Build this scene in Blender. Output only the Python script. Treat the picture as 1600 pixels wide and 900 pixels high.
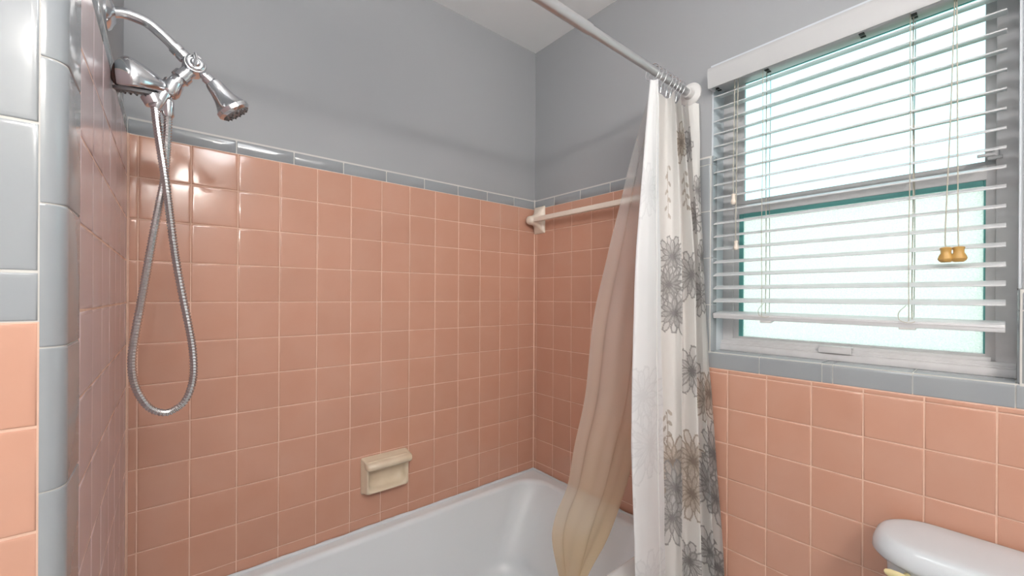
import bpy, bmesh, math, random
import numpy as np
from mathutils import Vector, Matrix, noise
random.seed(7)
for o in list(bpy.data.objects): bpy.data.objects.remove(o)
scn = bpy.context.scene
COL = scn.collection

# ------------------------------------------------------------------ camera, sky, exposure
T = 0.11            # one wall tile (with its joint) in metres: the module of the whole room
Z0 = 1.21           # height of tile row 0 above the floor
def W(p): return Vector((p[0]*T, p[1]*T, p[2]*T + Z0))
FPX, YAW, ROLL, CY = 643.575, 0.69347, 0.00531, 463.417
CAM = np.array([-12.31273, -13.28801, 0.19162])
fw = np.array([math.sin(YAW), math.cos(YAW), 0.0]); rt0 = np.array([math.cos(YAW), -math.sin(YAW), 0.0]); up0 = np.array([0, 0, 1.0])
c_, s_ = math.cos(ROLL), math.sin(ROLL)
RT = c_*rt0 + s_*up0; UP = -s_*rt0 + c_*up0
cam = bpy.data.cameras.new('camera'); camo = bpy.data.objects.new('camera', cam); COL.objects.link(camo)
cam.sensor_width = 36.0; cam.lens = FPX/1600*36.0; cam.shift_y = (CY-450)/1600; cam.clip_start = 0.02
m = Matrix.Identity(4)
for i in range(3):
    m[i][0], m[i][1], m[i][2] = RT[i], UP[i], -fw[i]
m.translation = W(CAM); camo.matrix_world = m
scn.camera = camo

wd = bpy.data.worlds.new('sky'); scn.world = wd; wd.use_nodes = True
bg = wd.node_tree.nodes['Background']; bg.inputs[0].default_value = (0.57, 0.92, 1.0, 1); bg.inputs[1].default_value = 1.75
sun = bpy.data.lights.new('sun', 'SUN'); sun.energy = 6.0; sun.angle = 0.01; sun.color = (1.0, 0.97, 0.92)
suno = bpy.data.objects.new('sun', sun); COL.objects.link(suno); suno.rotation_euler = Vector((0.55, 0.25, -0.8)).to_track_quat('-Z', 'Y').to_euler()
BULB = 78.0; DOME = 17.0
vs = scn.view_settings
vs.view_transform = 'Standard'; vs.look = 'None'; vs.gamma = 1.0; vs.use_curve_mapping = False; vs.exposure = 0.35

def U(px, py, ax, v):
    """point of the photograph's ray on the plane coordinate[ax] = v (tile units)"""
    d = RT*((px-800)/FPX) + UP*(-(py-CY)/FPX) + fw
    return CAM + d*((v-CAM[ax])/d[ax])

# ------------------------------------------------------------------ materials
def mat(name, col, rough=0.5, metal=0.0, spec=0.5, coat=0.0, bump=None, var=None, objvar=0.0):
    m = bpy.data.materials.new(name); m.use_nodes = True
    nt = m.node_tree; b = nt.nodes['Principled BSDF']
    b.inputs['Base Color'].default_value = (*col, 1); b.inputs['Roughness'].default_value = rough
    b.inputs['Metallic'].default_value = metal; b.inputs['Specular IOR Level'].default_value = spec
    b.inputs['Coat Weight'].default_value = coat; b.inputs['Coat Roughness'].default_value = 0.04
    geo = nt.nodes.new('ShaderNodeNewGeometry')
    src = None
    if var:
        n = nt.nodes.new('ShaderNodeTexNoise'); n.inputs['Scale'].default_value = var[0]; n.inputs['Detail'].default_value = 4
        nt.links.new(geo.outputs['Position'], n.inputs['Vector'])
        r = nt.nodes.new('ShaderNodeValToRGB'); r.color_ramp.elements[0].position = 0.3; r.color_ramp.elements[1].position = 0.7
        r.color_ramp.elements[0].color = (*var[1], 1); r.color_ramp.elements[1].color = (*col, 1)
        nt.links.new(n.outputs['Fac'], r.inputs['Fac']); src = r.outputs['Color']
    if objvar:
        oi = nt.nodes.new('ShaderNodeObjectInfo'); hs = nt.nodes.new('ShaderNodeHueSaturation')
        mr = nt.nodes.new('ShaderNodeMapRange'); mr.inputs['To Min'].default_value = 1-objvar; mr.inputs['To Max'].default_value = 1+objvar
        nt.links.new(oi.outputs['Random'], mr.inputs['Value']); nt.links.new(mr.outputs['Result'], hs.inputs['Value'])
        hs.inputs['Color'].default_value = (*col, 1)
        if src: nt.links.new(src, hs.inputs['Color'])
        src = hs.outputs['Color']
    if src: nt.links.new(src, b.inputs['Base Color'])
    if bump:
        n2 = nt.nodes.new('ShaderNodeTexNoise'); n2.inputs['Scale'].default_value = bump[0]; n2.inputs['Detail'].default_value = 3
        nt.links.new(geo.outputs['Position'], n2.inputs['Vector'])
        bp = nt.nodes.new('ShaderNodeBump'); bp.inputs['Strength'].default_value = bump[1]; bp.inputs['Distance'].default_value = bump[2]
        nt.links.new(n2.outputs['Fac'], bp.inputs['Height']); nt.links.new(bp.outputs['Normal'], b.inputs['Normal'])
    return m
def srgb(r, g, b):
    f = lambda c: ((c/255+0.055)/1.055)**2.4 if c > 10 else c/255/12.92
    return (f(r), f(g), f(b))
M = {}
M['pink'] = mat('pink_glazed_tile', srgb(201, 154, 133), 0.12, var=(9, srgb(199, 149, 127)), objvar=0.03, bump=(12, 0.05, 0.003))
M['pinksheen'] = mat('pink_tile_painted_sheen', srgb(206, 187, 189), 0.2, var=(7, srgb(200, 178, 180)), objvar=0.02)  # left-wall tiles: pale grazing reflection put into a mauve base colour
M['greytile'] = mat('grey_glazed_tile', srgb(154, 158, 161), 0.12, var=(12, srgb(150, 154, 158)), objvar=0.02, bump=(18, 0.06, 0.003))
M['grout'] = mat('pale_pink_grout', srgb(230, 194, 174), 0.85, var=(40, srgb(220, 182, 160)))
M['whitegrout'] = mat('white_grout', srgb(208, 206, 202), 0.85)
M['paint'] = mat('grey_wall_paint', srgb(162, 164, 167), 0.55, bump=(220, 0.08, 0.001))
M['ceiling'] = mat('white_ceiling_paint', srgb(243, 243, 243), 0.8, bump=(120, 0.1, 0.001))
M['floor'] = mat('white_floor_tile', srgb(222, 222, 222), 0.35, var=(6, srgb(212, 212, 212)))
M['enamel'] = mat('white_enamel', srgb(226, 231, 235), 0.22)
M['porcelain'] = mat('white_porcelain', srgb(212, 217, 222), 0.15)
M['caulk'] = mat('white_caulk', srgb(214, 218, 222), 0.45, bump=(60, 0.3, 0.002))
M['cream'] = mat('cream_ceramic', srgb(226, 210, 186), 0.2, var=(20, srgb(218, 200, 174)))
M['ivory'] = mat('ivory_ceramic', srgb(238, 224, 208), 0.18)
M['ivoryplastic'] = mat('ivory_plastic', srgb(236, 222, 208), 0.3)
M['chrome'] = mat('chrome', (0.74, 0.75, 0.77), 0.16, metal=1.0)
M['chromedull'] = mat('brushed_chrome_hose', (0.60, 0.59, 0.59), 0.26, metal=1.0)
M['rust'] = mat('rusty_brown_tip', srgb(82, 50, 38), 0.4)
M['nozzle'] = mat('grey_nozzle_rubber', srgb(120, 120, 122), 0.4)
M['rodmetal'] = mat('satin_white_metal', srgb(205, 205, 206), 0.28, metal=0.75)
M['dark'] = mat('dark_hole', srgb(50, 48, 48), 0.6)
M['plasticwhite'] = mat('white_plastic', srgb(222, 220, 219), 0.4)
M['framewhite'] = mat('white_window_paint', srgb(214, 211, 212), 0.45, bump=(90, 0.15, 0.001), var=(30, srgb(205, 202, 203)))
M['jamb'] = mat('white_jamb_paint', srgb(206, 212, 218), 0.3)
M['teal'] = mat('teal_glazing_bead', srgb(104, 176, 172), 0.35)
M['slat'] = mat('white_blind_slat', srgb(212, 212, 214), 0.35)
M['valance'] = mat('off_white_valance', srgb(190, 190, 191), 0.4)
M['cord'] = mat('beige_cord', srgb(190, 184, 170), 0.8)
M['tassel'] = mat('tan_wood_tassel', srgb(200, 160, 92), 0.4, var=(60, srgb(188, 146, 80)))
M['beige'] = mat('beige_plastic', srgb(228, 212, 160), 0.35)
M['hedge'] = mat('hedge_green', srgb(96, 128, 70), 0.8, var=(9, srgb(60, 92, 46)))
M['lawn'] = mat('pale_paving', srgb(200, 200, 192), 0.9, var=(2, srgb(180, 184, 172)))

def glass_clear():
    m = bpy.data.materials.new('clear_window_glass'); m.use_nodes = True; nt = m.node_tree; nt.nodes.clear()
    o = nt.nodes.new('ShaderNodeOutputMaterial'); mx = nt.nodes.new('ShaderNodeMixShader')
    t = nt.nodes.new('ShaderNodeBsdfTransparent'); t.inputs[0].default_value = (0.93, 0.98, 0.97, 1)
    g = nt.nodes.new('ShaderNodeBsdfGlossy'); g.inputs['Roughness'].default_value = 0.02
    fr = nt.nodes.new('ShaderNodeFresnel'); fr.inputs[0].default_value = 1.45
    nt.links.new(fr.outputs[0], mx.inputs[0]); nt.links.new(t.outputs[0], mx.inputs[1]); nt.links.new(g.outputs[0], mx.inputs[2])
    nt.links.new(mx.outputs[0], o.inputs[0]); return m
def glass_frost():
    m = bpy.data.materials.new('pebbled_obscure_glass'); m.use_nodes = True; nt = m.node_tree; nt.nodes.clear()
    o = nt.nodes.new('ShaderNodeOutputMaterial'); mx = nt.nodes.new('ShaderNodeMixShader'); mx2 = nt.nodes.new('ShaderNodeMixShader')
    t = nt.nodes.new('ShaderNodeBsdfTransparent'); t.inputs[0].default_value = (1.0, 0.95, 0.92, 1)
    tr = nt.nodes.new('ShaderNodeBsdfTranslucent'); tr.inputs[0].default_value = (1.0, 0.90, 0.86, 1)
    geo = nt.nodes.new('ShaderNodeNewGeometry'); n = nt.nodes.new('ShaderNodeTexVoronoi'); n.inputs['Scale'].default_value = 260
    nt.links.new(geo.outputs['Position'], n.inputs['Vector'])
    bp = nt.nodes.new('ShaderNodeBump'); bp.inputs['Strength'].default_value = 0.8; bp.inputs['Distance'].default_value = 0.002
    nt.links.new(n.outputs['Distance'], bp.inputs['Height']); nt.links.new(bp.outputs['Normal'], tr.inputs['Normal'])
    g = nt.nodes.new('ShaderNodeBsdfGlossy'); g.inputs['Roughness'].default_value = 0.15; nt.links.new(bp.outputs['Normal'], g.inputs['Normal'])
    mr = nt.nodes.new('ShaderNodeMapRange'); mr.inputs['To Min'].default_value = 0.72; mr.inputs['To Max'].default_value = 0.95; mr.inputs['From Max'].default_value = 0.7
    nt.links.new(n.outputs['Distance'], mr.inputs['Value']); nt.links.new(mr.outputs['Result'], mx.inputs[0])
    nt.links.new(t.outputs[0], mx.inputs[1]); nt.links.new(tr.outputs[0], mx.inputs[2])
    mx2.inputs[0].default_value = 0.06; nt.links.new(mx.outputs[0], mx2.inputs[1]); nt.links.new(g.outputs[0], mx2.inputs[2])
    nt.links.new(mx2.outputs[0], o.inputs[0]); return m
M['glass'] = glass_clear(); M['frost'] = glass_frost()
def bulb_mat(name, colr, strength):
    m = bpy.data.materials.new(name); m.use_nodes = True; nt = m.node_tree; nt.nodes.clear()
    o = nt.nodes.new('ShaderNodeOutputMaterial'); e = nt.nodes.new('ShaderNodeEmission')
    e.inputs[0].default_value = (*colr, 1); e.inputs[1].default_value = strength
    nt.links.new(e.outputs[0], o.inputs[0]); return m
M['bulb'] = bulb_mat('warm_bulb', (1.0, 0.95, 0.89), BULB); M['dome'] = bulb_mat('fill_globe_glow', (0.95, 0.98, 1.0), DOME)
def vinyl_mat():
    """clear vinyl: mostly see-through, a milky bloom, shiny; yellowed with age towards its lower end"""
    m = bpy.data.materials.new('clear_yellowed_vinyl'); m.use_nodes = True; nt = m.node_tree; nt.nodes.clear()
    o = nt.nodes.new('ShaderNodeOutputMaterial')
    at = nt.nodes.new('ShaderNodeAttribute'); at.attribute_name = 'age'
    rc = nt.nodes.new('ShaderNodeValToRGB'); e = rc.color_ramp.elements
    e[0].color = (0.86, 0.85, 0.85, 1); e[1].color = (0.84, 0.68, 0.44, 1); e[0].position = 0.25; e[1].position = 0.9
    nt.links.new(at.outputs['Fac'], rc.inputs['Fac'])
    tp = nt.nodes.new('ShaderNodeBsdfTransparent'); df = nt.nodes.new('ShaderNodeBsdfDiffuse'); tl = nt.nodes.new('ShaderNodeBsdfTranslucent')
    gl = nt.nodes.new('ShaderNodeBsdfGlossy'); gl.inputs['Roughness'].default_value = 0.1
    for n in (df, tl): nt.links.new(rc.outputs['Color'], n.inputs[0])
    rt = nt.nodes.new('ShaderNodeValToRGB'); e = rt.color_ramp.elements
    e[0].color = (0.97, 0.96, 0.96, 1); e[1].color = (0.95, 0.86, 0.70, 1); e[0].position = 0.35; e[1].position = 1
    nt.links.new(at.outputs['Fac'], rt.inputs['Fac']); nt.links.new(rt.outputs['Color'], tp.inputs[0])
    m1 = nt.nodes.new('ShaderNodeMixShader'); m1.inputs[0].default_value = 0.5; nt.links.new(df.outputs[0], m1.inputs[1]); nt.links.new(tl.outputs[0], m1.inputs[2])
    m2 = nt.nodes.new('ShaderNodeMixShader'); mr = nt.nodes.new('ShaderNodeMapRange'); mr.inputs['To Min'].default_value = 0.27; mr.inputs['To Max'].default_value = 0.68
    nt.links.new(at.outputs['Fac'], mr.inputs['Value']); nt.links.new(mr.outputs['Result'], m2.inputs[0])
    nt.links.new(tp.outputs[0], m2.inputs[1]); nt.links.new(m1.outputs[0], m2.inputs[2])
    m3 = nt.nodes.new('ShaderNodeMixShader'); lw = nt.nodes.new('ShaderNodeLayerWeight'); lw.inputs[0].default_value = 0.25; ml = nt.nodes.new('ShaderNodeMath'); ml.operation = 'MULTIPLY_ADD'; ml.inputs[1].default_value = 0.30; ml.inputs[2].default_value = 0.04
    nt.links.new(lw.outputs['Facing'], ml.inputs[0]); nt.links.new(ml.outputs[0], m3.inputs[0]); nt.links.new(m2.outputs[0], m3.inputs[1]); nt.links.new(gl.outputs[0], m3.inputs[2])
    nt.links.new(m3.outputs[0], o.inputs[0]); return m
M['vinyl'] = vinyl_mat()
def cloth_mat():
    m = bpy.data.materials.new('white_printed_fabric'); m.use_nodes = True; nt = m.node_tree; nt.nodes.clear()
    o = nt.nodes.new('ShaderNodeOutputMaterial'); at = nt.nodes.new('ShaderNodeAttribute'); at.attribute_name = 'print'
    pb = nt.nodes.new('ShaderNodeBsdfPrincipled'); pb.inputs['Roughness'].default_value = 0.5; pb.inputs['Sheen Weight'].default_value = 0.2
    tl = nt.nodes.new('ShaderNodeBsdfTranslucent')
    nt.links.new(at.outputs['Color'], pb.inputs['Base Color']); nt.links.new(at.outputs['Color'], tl.inputs[0])
    mx = nt.nodes.new('ShaderNodeMixShader'); mx.inputs[0].default_value = 0.28
    nt.links.new(pb.outputs[0], mx.inputs[1]); nt.links.new(tl.outputs[0], mx.inputs[2]); nt.links.new(mx.outputs[0], o.inputs[0]); return m
M['cloth'] = cloth_mat()

# ------------------------------------------------------------------ building helpers (tile units in, metres out)
ORG = {}
def link(name, me, parent=None, loc=None):
    o = bpy.data.objects.new(name, me); COL.objects.link(o)
    if parent is not None:
        o.parent = parent; ORG[o] = ORG.get(parent, Vector((0, 0, 0)))
    return o
def thing(name, label, cat, base, group=None):
    o = bpy.data.objects.new(name, None); COL.objects.link(o); o.empty_display_size = 0.05
    o.location = W(base); ORG[o] = W(base); o['label'] = label; o['category'] = cat
    if group: o['group'] = group
    return o
def tag(o, label, cat, group=None):
    o['label'] = label; o['category'] = cat
    if group: o['group'] = group
    return o
class G:
    def __init__(s): s.v = []; s.f = []
    def add(s, vs, fs):
        b = len(s.v); s.v += [tuple(float(c) for c in v) for v in vs]; s.f += [tuple(i+b for i in f) for f in fs]
    def box(s, x0, x1, y0, y1, z0, z1, bev=0.0, seg=2, rot=None):
        bm = bmesh.new(); bmesh.ops.create_cube(bm, size=1.0)
        for v in bm.verts: v.co = Vector((v.co.x*abs(x1-x0), v.co.y*abs(y1-y0), v.co.z*abs(z1-z0)))
        if bev: bmesh.ops.bevel(bm, geom=list(bm.edges), offset=bev, segments=seg, profile=0.5, affect='EDGES')
        c = Vector(((x0+x1)/2, (y0+y1)/2, (z0+z1)/2))
        bm.verts.ensure_lookup_table()
        vs = [((rot @ v.co) if rot else v.co) + c for v in bm.verts]
        bm.verts.index_update(); s.add(vs, [[v.index for v in f.verts] for f in bm.faces]); bm.free()
    def rings(s, rs, cap0=True, cap1=True, closed=True):
        n = len(rs[0]); vs = [p for r in rs for p in r]; fs = []
        for i in range(len(rs)-1):
            for j in range(n if closed else n-1):
                k = (j+1) % n; fs.append((i*n+j, i*n+k, (i+1)*n+k, (i+1)*n+j))
        if cap0: fs.append(tuple(reversed(range(n))))
        if cap1: fs.append(tuple(range((len(rs)-1)*n, len(rs)*n)))
        s.add(vs, fs)
    def tube(s, path, r, n=12, caps=True):
        P = [Vector(p) for p in path]; rs = []; nrm = None
        for i, p in enumerate(P):
            t = (P[min(i+1, len(P)-1)] - P[max(i-1, 0)]).normalized()
            if nrm is None:
                nrm = t.orthogonal().normalized()
            else:
                nrm = (nrm - t*nrm.dot(t)); nrm = nrm.normalized() if nrm.length > 1e-6 else t.orthogonal().normalized()
            b = t.cross(nrm); rr = r[i] if hasattr(r, '__len__') else r
            rs.append([p + (nrm*math.cos(a) + b*math.sin(a))*rr for a in (2*math.pi*k/n for k in range(n))])
        s.rings(rs, caps, caps)
    def lathe(s, prof, org, axis, n=28):
        """prof: (distance along axis, radius)"""
        a = Vector(axis).normalized(); u = a.orthogonal().normalized(); w = a.cross(u); o = Vector(org)
        s.rings([[o + a*h + (u*math.cos(q) + w*math.sin(q))*max(r, 1e-4) for q in (2*math.pi*k/n for k in range(n))] for h, r in prof])
    def prism(s, prof, d, axis):
        """closed profile of 3-D points pushed along vector d"""
        d = Vector(d); s.rings([[Vector(p) for p in prof], [Vector(p)+d for p in prof]])
    def build(s, name, m, parent=None, smooth=35):
        off = ORG.get(parent, Vector((0, 0, 0))) if parent is not None else Vector((0, 0, 0))
        me = bpy.data.meshes.new(name); me.from_pydata([tuple(W(v)-off) for v in s.v], [], s.f); me.update()
        bm = bmesh.new(); bm.from_mesh(me); bmesh.ops.recalc_face_normals(bm, faces=bm.faces); bm.to_mesh(me); bm.free()
        if m: me.materials.append(M[m])
        if smooth:
            for p in me.polygons: p.use_smooth = True
            me.set_sharp_from_angle(angle=math.radians(smooth))
        return link(name, me, parent)
def struct(o, label=None):
    o['kind'] = 'structure'
    if label: o['label'] = label
    return o
def spline(pts, n):
    P = [np.array(p, float) for p in pts]; P = [2*P[0]-P[1]] + P + [2*P[-1]-P[-2]]; out = []
    for i in range(1, len(P)-2):
        for k in range(n):
            t = k/n
            out.append(0.5*((2*P[i]) + (-P[i-1]+P[i+1])*t + (2*P[i-1]-5*P[i]+4*P[i+1]-P[i+2])*t*t + (-P[i-1]+3*P[i]-3*P[i+1]+P[i+2])*t**3))
    out.append(P[-2]); return out

# ------------------------------------------------------------------ room shell
XL = -13.097        # tiled face of the shower-head wall
YR = -7.388         # face of the wall that ends the tub alcove
PO = 0.075          # the painted plaster lies this far behind the tile faces
ZF, ZC = -11.0, 10.93
XROOM, YROOM = -20.5, -21.5
g = G(); g.box(XROOM-1, 2.2, YROOM-1, 1.2, ZF-1, ZF); struct(g.build('floor', 'floor', smooth=0))
g = G(); g.box(XROOM-1, 2.2, YROOM-1, 1.2, ZC, ZC+1); struct(g.build('ceiling', 'ceiling', smooth=0))
g = G(); g.box(XL-1.2, 1.25, PO, 1.2, ZF, ZC); wall_back = struct(g.build('wall_back', 'paint', smooth=0))
g = G(); g.box(XL-1.2, XL-PO, YR+PO, PO, ZF, ZC); wall_left = struct(g.build('wall_left', 'paint', smooth=0))
g = G(); g.box(XROOM, XL-1.2, YR+PO, YR+1.2, ZF, ZC); wall_return = struct(g.build('wall_front_left', 'paint', smooth=0))
g = G(); g.box(XROOM-1, XROOM, YROOM, YR+1.2, ZF, ZC); struct(g.build('wall_far_left', 'ceiling', smooth=0))
g = G(); g.box(XROOM-1, 1.25, YROOM-1, YROOM, ZF, ZC); struct(g.build('wall_behind', 'ceiling', smooth=0))
# window wall with its opening
WY0, WY1, WZ0, WZ1 = -7.696, -13.407, -1.52, 7.0
g = G()
g.box(PO, 1.25, WY0+0.06, PO, ZF, ZC); g.box(PO, 1.25, YROOM, WY1-0.06, ZF, ZC)
g.box(PO, 1.25, WY1-0.06, WY0+0.06, ZF, WZ0-0.05); g.box(PO, 1.25, WY1-0.06, WY0+0.06, WZ1+0.04, ZC)
wall_right = struct(g.build('wall_right', 'paint', smooth=0))

# grout beds behind the tiles
def bed(name, m, parent, x0, x1, y0, y1, z0, z1):
    g = G(); g.box(x0, x1, y0, y1, z0, z1); return g.build(name, m, parent, smooth=0)
GD = 0.012
bed('grout_bed', 'grout', wall_back, XL, 0, GD, PO+.02, -7.6, 4.0)
bed('grout_bed', 'grout', wall_left, XL-PO-.02, XL-0.007, -6.55, 0, -7.6, 4.0)
bed('grout_bed', 'grout', wall_right, GD, PO+.02, -7.25, 0, -7.6, 4.0)
bed('grout_bed', 'grout', wall_right, GD, PO+.02, -16.3, -7.0, ZF, -1.86)
bed('grout_bed', 'grout', wall_right, GD, PO+.02, -16.3, -13.87, -1.86, 0.0)
bed('grout_bed', 'grout', wall_return, -16.3, -13.262, YR+GD, YR+PO+.02, ZF, -0.075)
bed('grout_bed', 'whitegrout', wall_back, XL, 0, GD, PO+.02, 4.0, 4.40)
bed('grout_bed', 'whitegrout', wall_left, XL-PO-.02, XL-GD, -6.55, 0, 4.0, 4.40)
bed('grout_bed', 'whitegrout', wall_right, GD, PO+.02, -7.66, 0, 4.0, 4.40)
bed('grout_bed', 'whitegrout', wall_right, GD, PO+.02, -7.66, -7.251, -1.86, 4.0)
bed('grout_bed', 'whitegrout', wall_right, GD, PO+.02, -13.87, -13.44, -1.86, 0.38)
bed('grout_bed', 'whitegrout', wall_right, GD, PO+.02, -16.3, -13.87, 0.0, 0.38)
bed('grout_bed', 'whitegrout', wall_return, -13.70, -13.262, YR+GD, YR+PO+.02, -0.075, 4.38)
bed('grout_bed', 'whitegrout', wall_return, -16.3, -13.6, YR+GD, YR+PO+.02, -0.075, 0.38)
g = G(); g.tube([(-0.005, -0.005, -7.33), (-0.005, -0.005, 4.0)], 0.035, 8); g.build('corner_joint', 'grout', wall_back)
g = G(); g.tube([(-0.005, -0.005, 4.0), (-0.005, -0.005, 4.42)], 0.035, 8); g.build('corner_joint', 'whitegrout', wall_back)
g = G(); g.tube([(XL+0.005, -0.005, -7.33), (XL+0.005, -0.005, 4.0)], 0.04, 8); g.build('corner_joint', 'grout', wall_back)
# core behind the rounded alcove edge
g = G(); g.box(XL-1.2, XL-0.19, YR+GD+.05, -6.5, ZF, 4.40); g.box(XL-0.2, XL-GD-.01, -7.19, -6.5, ZF, 4.40); g.build('grout_core', 'whitegrout', wall_left, smooth=0)

# ------------------------------------------------------------------ wall tiles
TILE = {}
def tile_mesh(w, h, kind):
    key = (round(w, 3), round(h, 3), kind)
    if key in TILE: return TILE[key]
    rings = []
    e1 = min(0.016, w*0.2, h*0.2); e2 = min(0.05, w*0.35, h*0.35)
    for ins, d in ((0, -0.055), (0, -0.012), (e1*0.3, -0.004), (e1, -0.0008), (e2, 0.0)):
        a, b = w/2-ins, h/2-ins
        rings.append([(-a, -b, d), (a, -b, d), (a, b, d), (-a, b, d)])
    vs = [tuple(c*T for c in p) for r in rings for p in r]; fs = []
    for i in range(4):
        for j in range(4):
            k = (j+1) % 4; fs.append((i*4+j, i*4+k, (i+1)*4+k, (i+1)*4+j))
    fs.append((16, 17, 18, 19))
    me = bpy.data.meshes.new('tile'); me.from_pydata(vs, [], fs); me.update(); me.materials.append(M[kind])
    for p in me.polygons: p.use_smooth = True
    TILE[key] = me; return me
BASIS = {'back': (Vector((1, 0, 0)), Vector((0, 0, 1)), Vector((0, -1, 0))),
         'right': (Vector((0, -1, 0)), Vector((0, 0, 1)), Vector((-1, 0, 0))),
         'left': (Vector((0, 1, 0)), Vector((0, 0, 1)), Vector((1, 0, 0)))}
GAP = 0.026
def tile(side, parent, u0, u1, z0, z1, plane, kind='pink'):
    w, h = abs(u1-u0)-GAP, abs(z1-z0)-GAP
    if w < 0.02 or h < 0.02: return
    o = link('tile', tile_mesh(w, h, kind), parent)
    ux, uy, n = BASIS[side]
    tilt = 0.0022
    R = Matrix((ux, uy, n)).transposed() @ Matrix.Rotation(random.gauss(0, tilt), 3, 'X') @ Matrix.Rotation(random.gauss(0, tilt), 3, 'Y')
    u, z = (u0+u1)/2, (z0+z1)/2
    p = {'back': (u, plane, z), 'right': (plane, u, z), 'left': (plane, u, z)}[side]
    o.matrix_local = Matrix.Translation(W(p) + n*random.gauss(0, 0.00015)) @ R.to_4x4()
def field(side, parent, us, zs, plane, kind='pink'):
    for i in range(len(us)-1):
        for j in range(len(zs)-1): tile(side, parent, us[i], us[i+1], zs[j], zs[j+1], plane, kind)
rows_tub = [-7.36] + list(range(-7, 5))
field('back', wall_back, [XL] + [-(12.902-k) for k in range(13)] + [0], rows_tub, 0.0)
field('right', wall_right, [-0.0, -0.14] + [-1.166-k for k in range(7)], rows_tub, 0.0)
field('left', wall_left, [-6.545] + [-5.54+k for k in range(6)] + [0], rows_tub, XL, 'pinksheen')
field('right', wall_right, [-7.166-k for k in range(10)], [-11] + list(range(-10, -1)), 0.0)
field('right', wall_right, [-7.166-k for k in range(10)], [-2, -1.885], 0.0)
field('right', wall_right, [-13.86, -14.166, -15.166, -16.166], [-1.885, -1, 0], 0.0)
field('back', wall_return, [-16.27, -15.27, -14.27, -13.27], [-11] + [-0.075-k for k in range(10, -1, -1)], YR)

# grey bullnose trim: pieces with a rounded top edge
def cap_piece(side, parent, u0, u1, z0, z1, plane, rnd=0.12):
    prof = [(0.085, z0), (0.012, z0), (0.0, z0+0.015)]
    prof += [(rnd*(1-math.sin(a)), z1-rnd*(1-math.cos(a)) - 0.0) for a in ()]
    for k in range(7):
        a = math.pi/2*k/6
        prof.append((rnd*(1-math.cos(a)), z1-rnd+rnd*math.sin(a)))
    prof.append((0.085 if rnd < 0.085 else rnd+0.01, z1))
    a0, a1 = min(u0, u1)+0.012, max(u0, u1)-0.012
    def pt(u, d, z): return {'back': (u, plane+d, z), 'right': (plane+d, u, z), 'left': (plane-d, u, z)}[side]
    e = 0.012; rs = []
    for u, ins in ((a0, e), (a0+e, 0), (a1-e, 0), (a1, e)):
        rs.append([pt(u, d+(ins if d < 0.08 else 0), z - (ins if z > z1-0.02 else 0)) for d, z in prof])
    g = G(); g.rings(rs); return g.build('trim_tile', 'greytile', parent, smooth=40)
def run(side, parent, us, z0, z1, plane):
    for i in range(len(us)-1): cap_piece(side, parent, us[i], us[i+1], z0, z1, plane)
run('back', wall_back, [XL, -12.34, -10.943, -9.542, -8.142, -6.751, -5.345, -3.939, -2.572, -1.177, 0], 4.012, 4.42, 0)
run('right', wall_right, [0, -1.196, -2.606, -4.02, -5.42, -6.82, -7.235], 4.012, 4.42, 0)
run('left', wall_left, [-6.55, -5.9, -4.5, -3.1, -1.7, -0.3, 0], 4.012, 4.42, XL)
run('right', wall_right, [-13.87, -15.27, -16.2], 0.012, 0.41, 0)
run('back', wall_return, [-16.3, -15.1, -13.69], -0.063, 0.403, YR)

# rounded vertical edge of the alcove (pieces with a big curve)
def edge_piece(z0, z1, ins0=0.0, name='edge_tile', m='greytile'):
    r = 0.17-ins0; prof = [(XL-ins0, -6.56)]
    for k in range(13):
        a = math.pi/2*k/12
        prof.append((XL-0.17+r*math.cos(a), YR+0.17-r*math.sin(a)))
    prof += [(XL-0.17-0.005, YR+0.06)]
    r2 = r-0.06
    for k in range(12, -1, -1):
        a = math.pi/2*k/12
        prof.append((XL-0.17+r2*math.cos(a), YR+0.17-r2*math.sin(a)))
    prof += [(XL-0.06-ins0, -6.56)]
    cx, cy = XL-0.17, YR+0.17
    def ring(z, ins): return [(x + (cx-x)*ins, y + (cy-y)*ins*0.3, z) for x, y in prof]
    e = 0.014
    g = G(); g.rings([ring(z0, 0.05), ring(z0+e*0.5, 0.015), ring(z0+e*1.3, 0), ring(z1-e*1.3, 0), ring(z1-e*0.5, 0.015), ring(z1, 0.05)])
    g.build(name, m, wall_left, smooth=40)
zz = [-11.0, -10.06, -8.67, -7.28, -5.89, -4.495, -3.105, -1.715, -0.322, 1.065, 2.468, 3.86, 4.42]
for a, b in zip(zz[:-1], zz[1:]): edge_piece(a+0.008, b-0.008)
edge_piece(-11.0, 4.40, 0.011, 'edge_joint', 'whitegrout')
# flat grey column beside it on the wall facing the room
for a, b in ((-0.075, 0.403), (0.403, 1.82), (1.82, 3.23), (3.23, 4.42)):
    tile('back', wall_return, -13.69, -13.268, a, b, YR, 'greytile')

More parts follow.
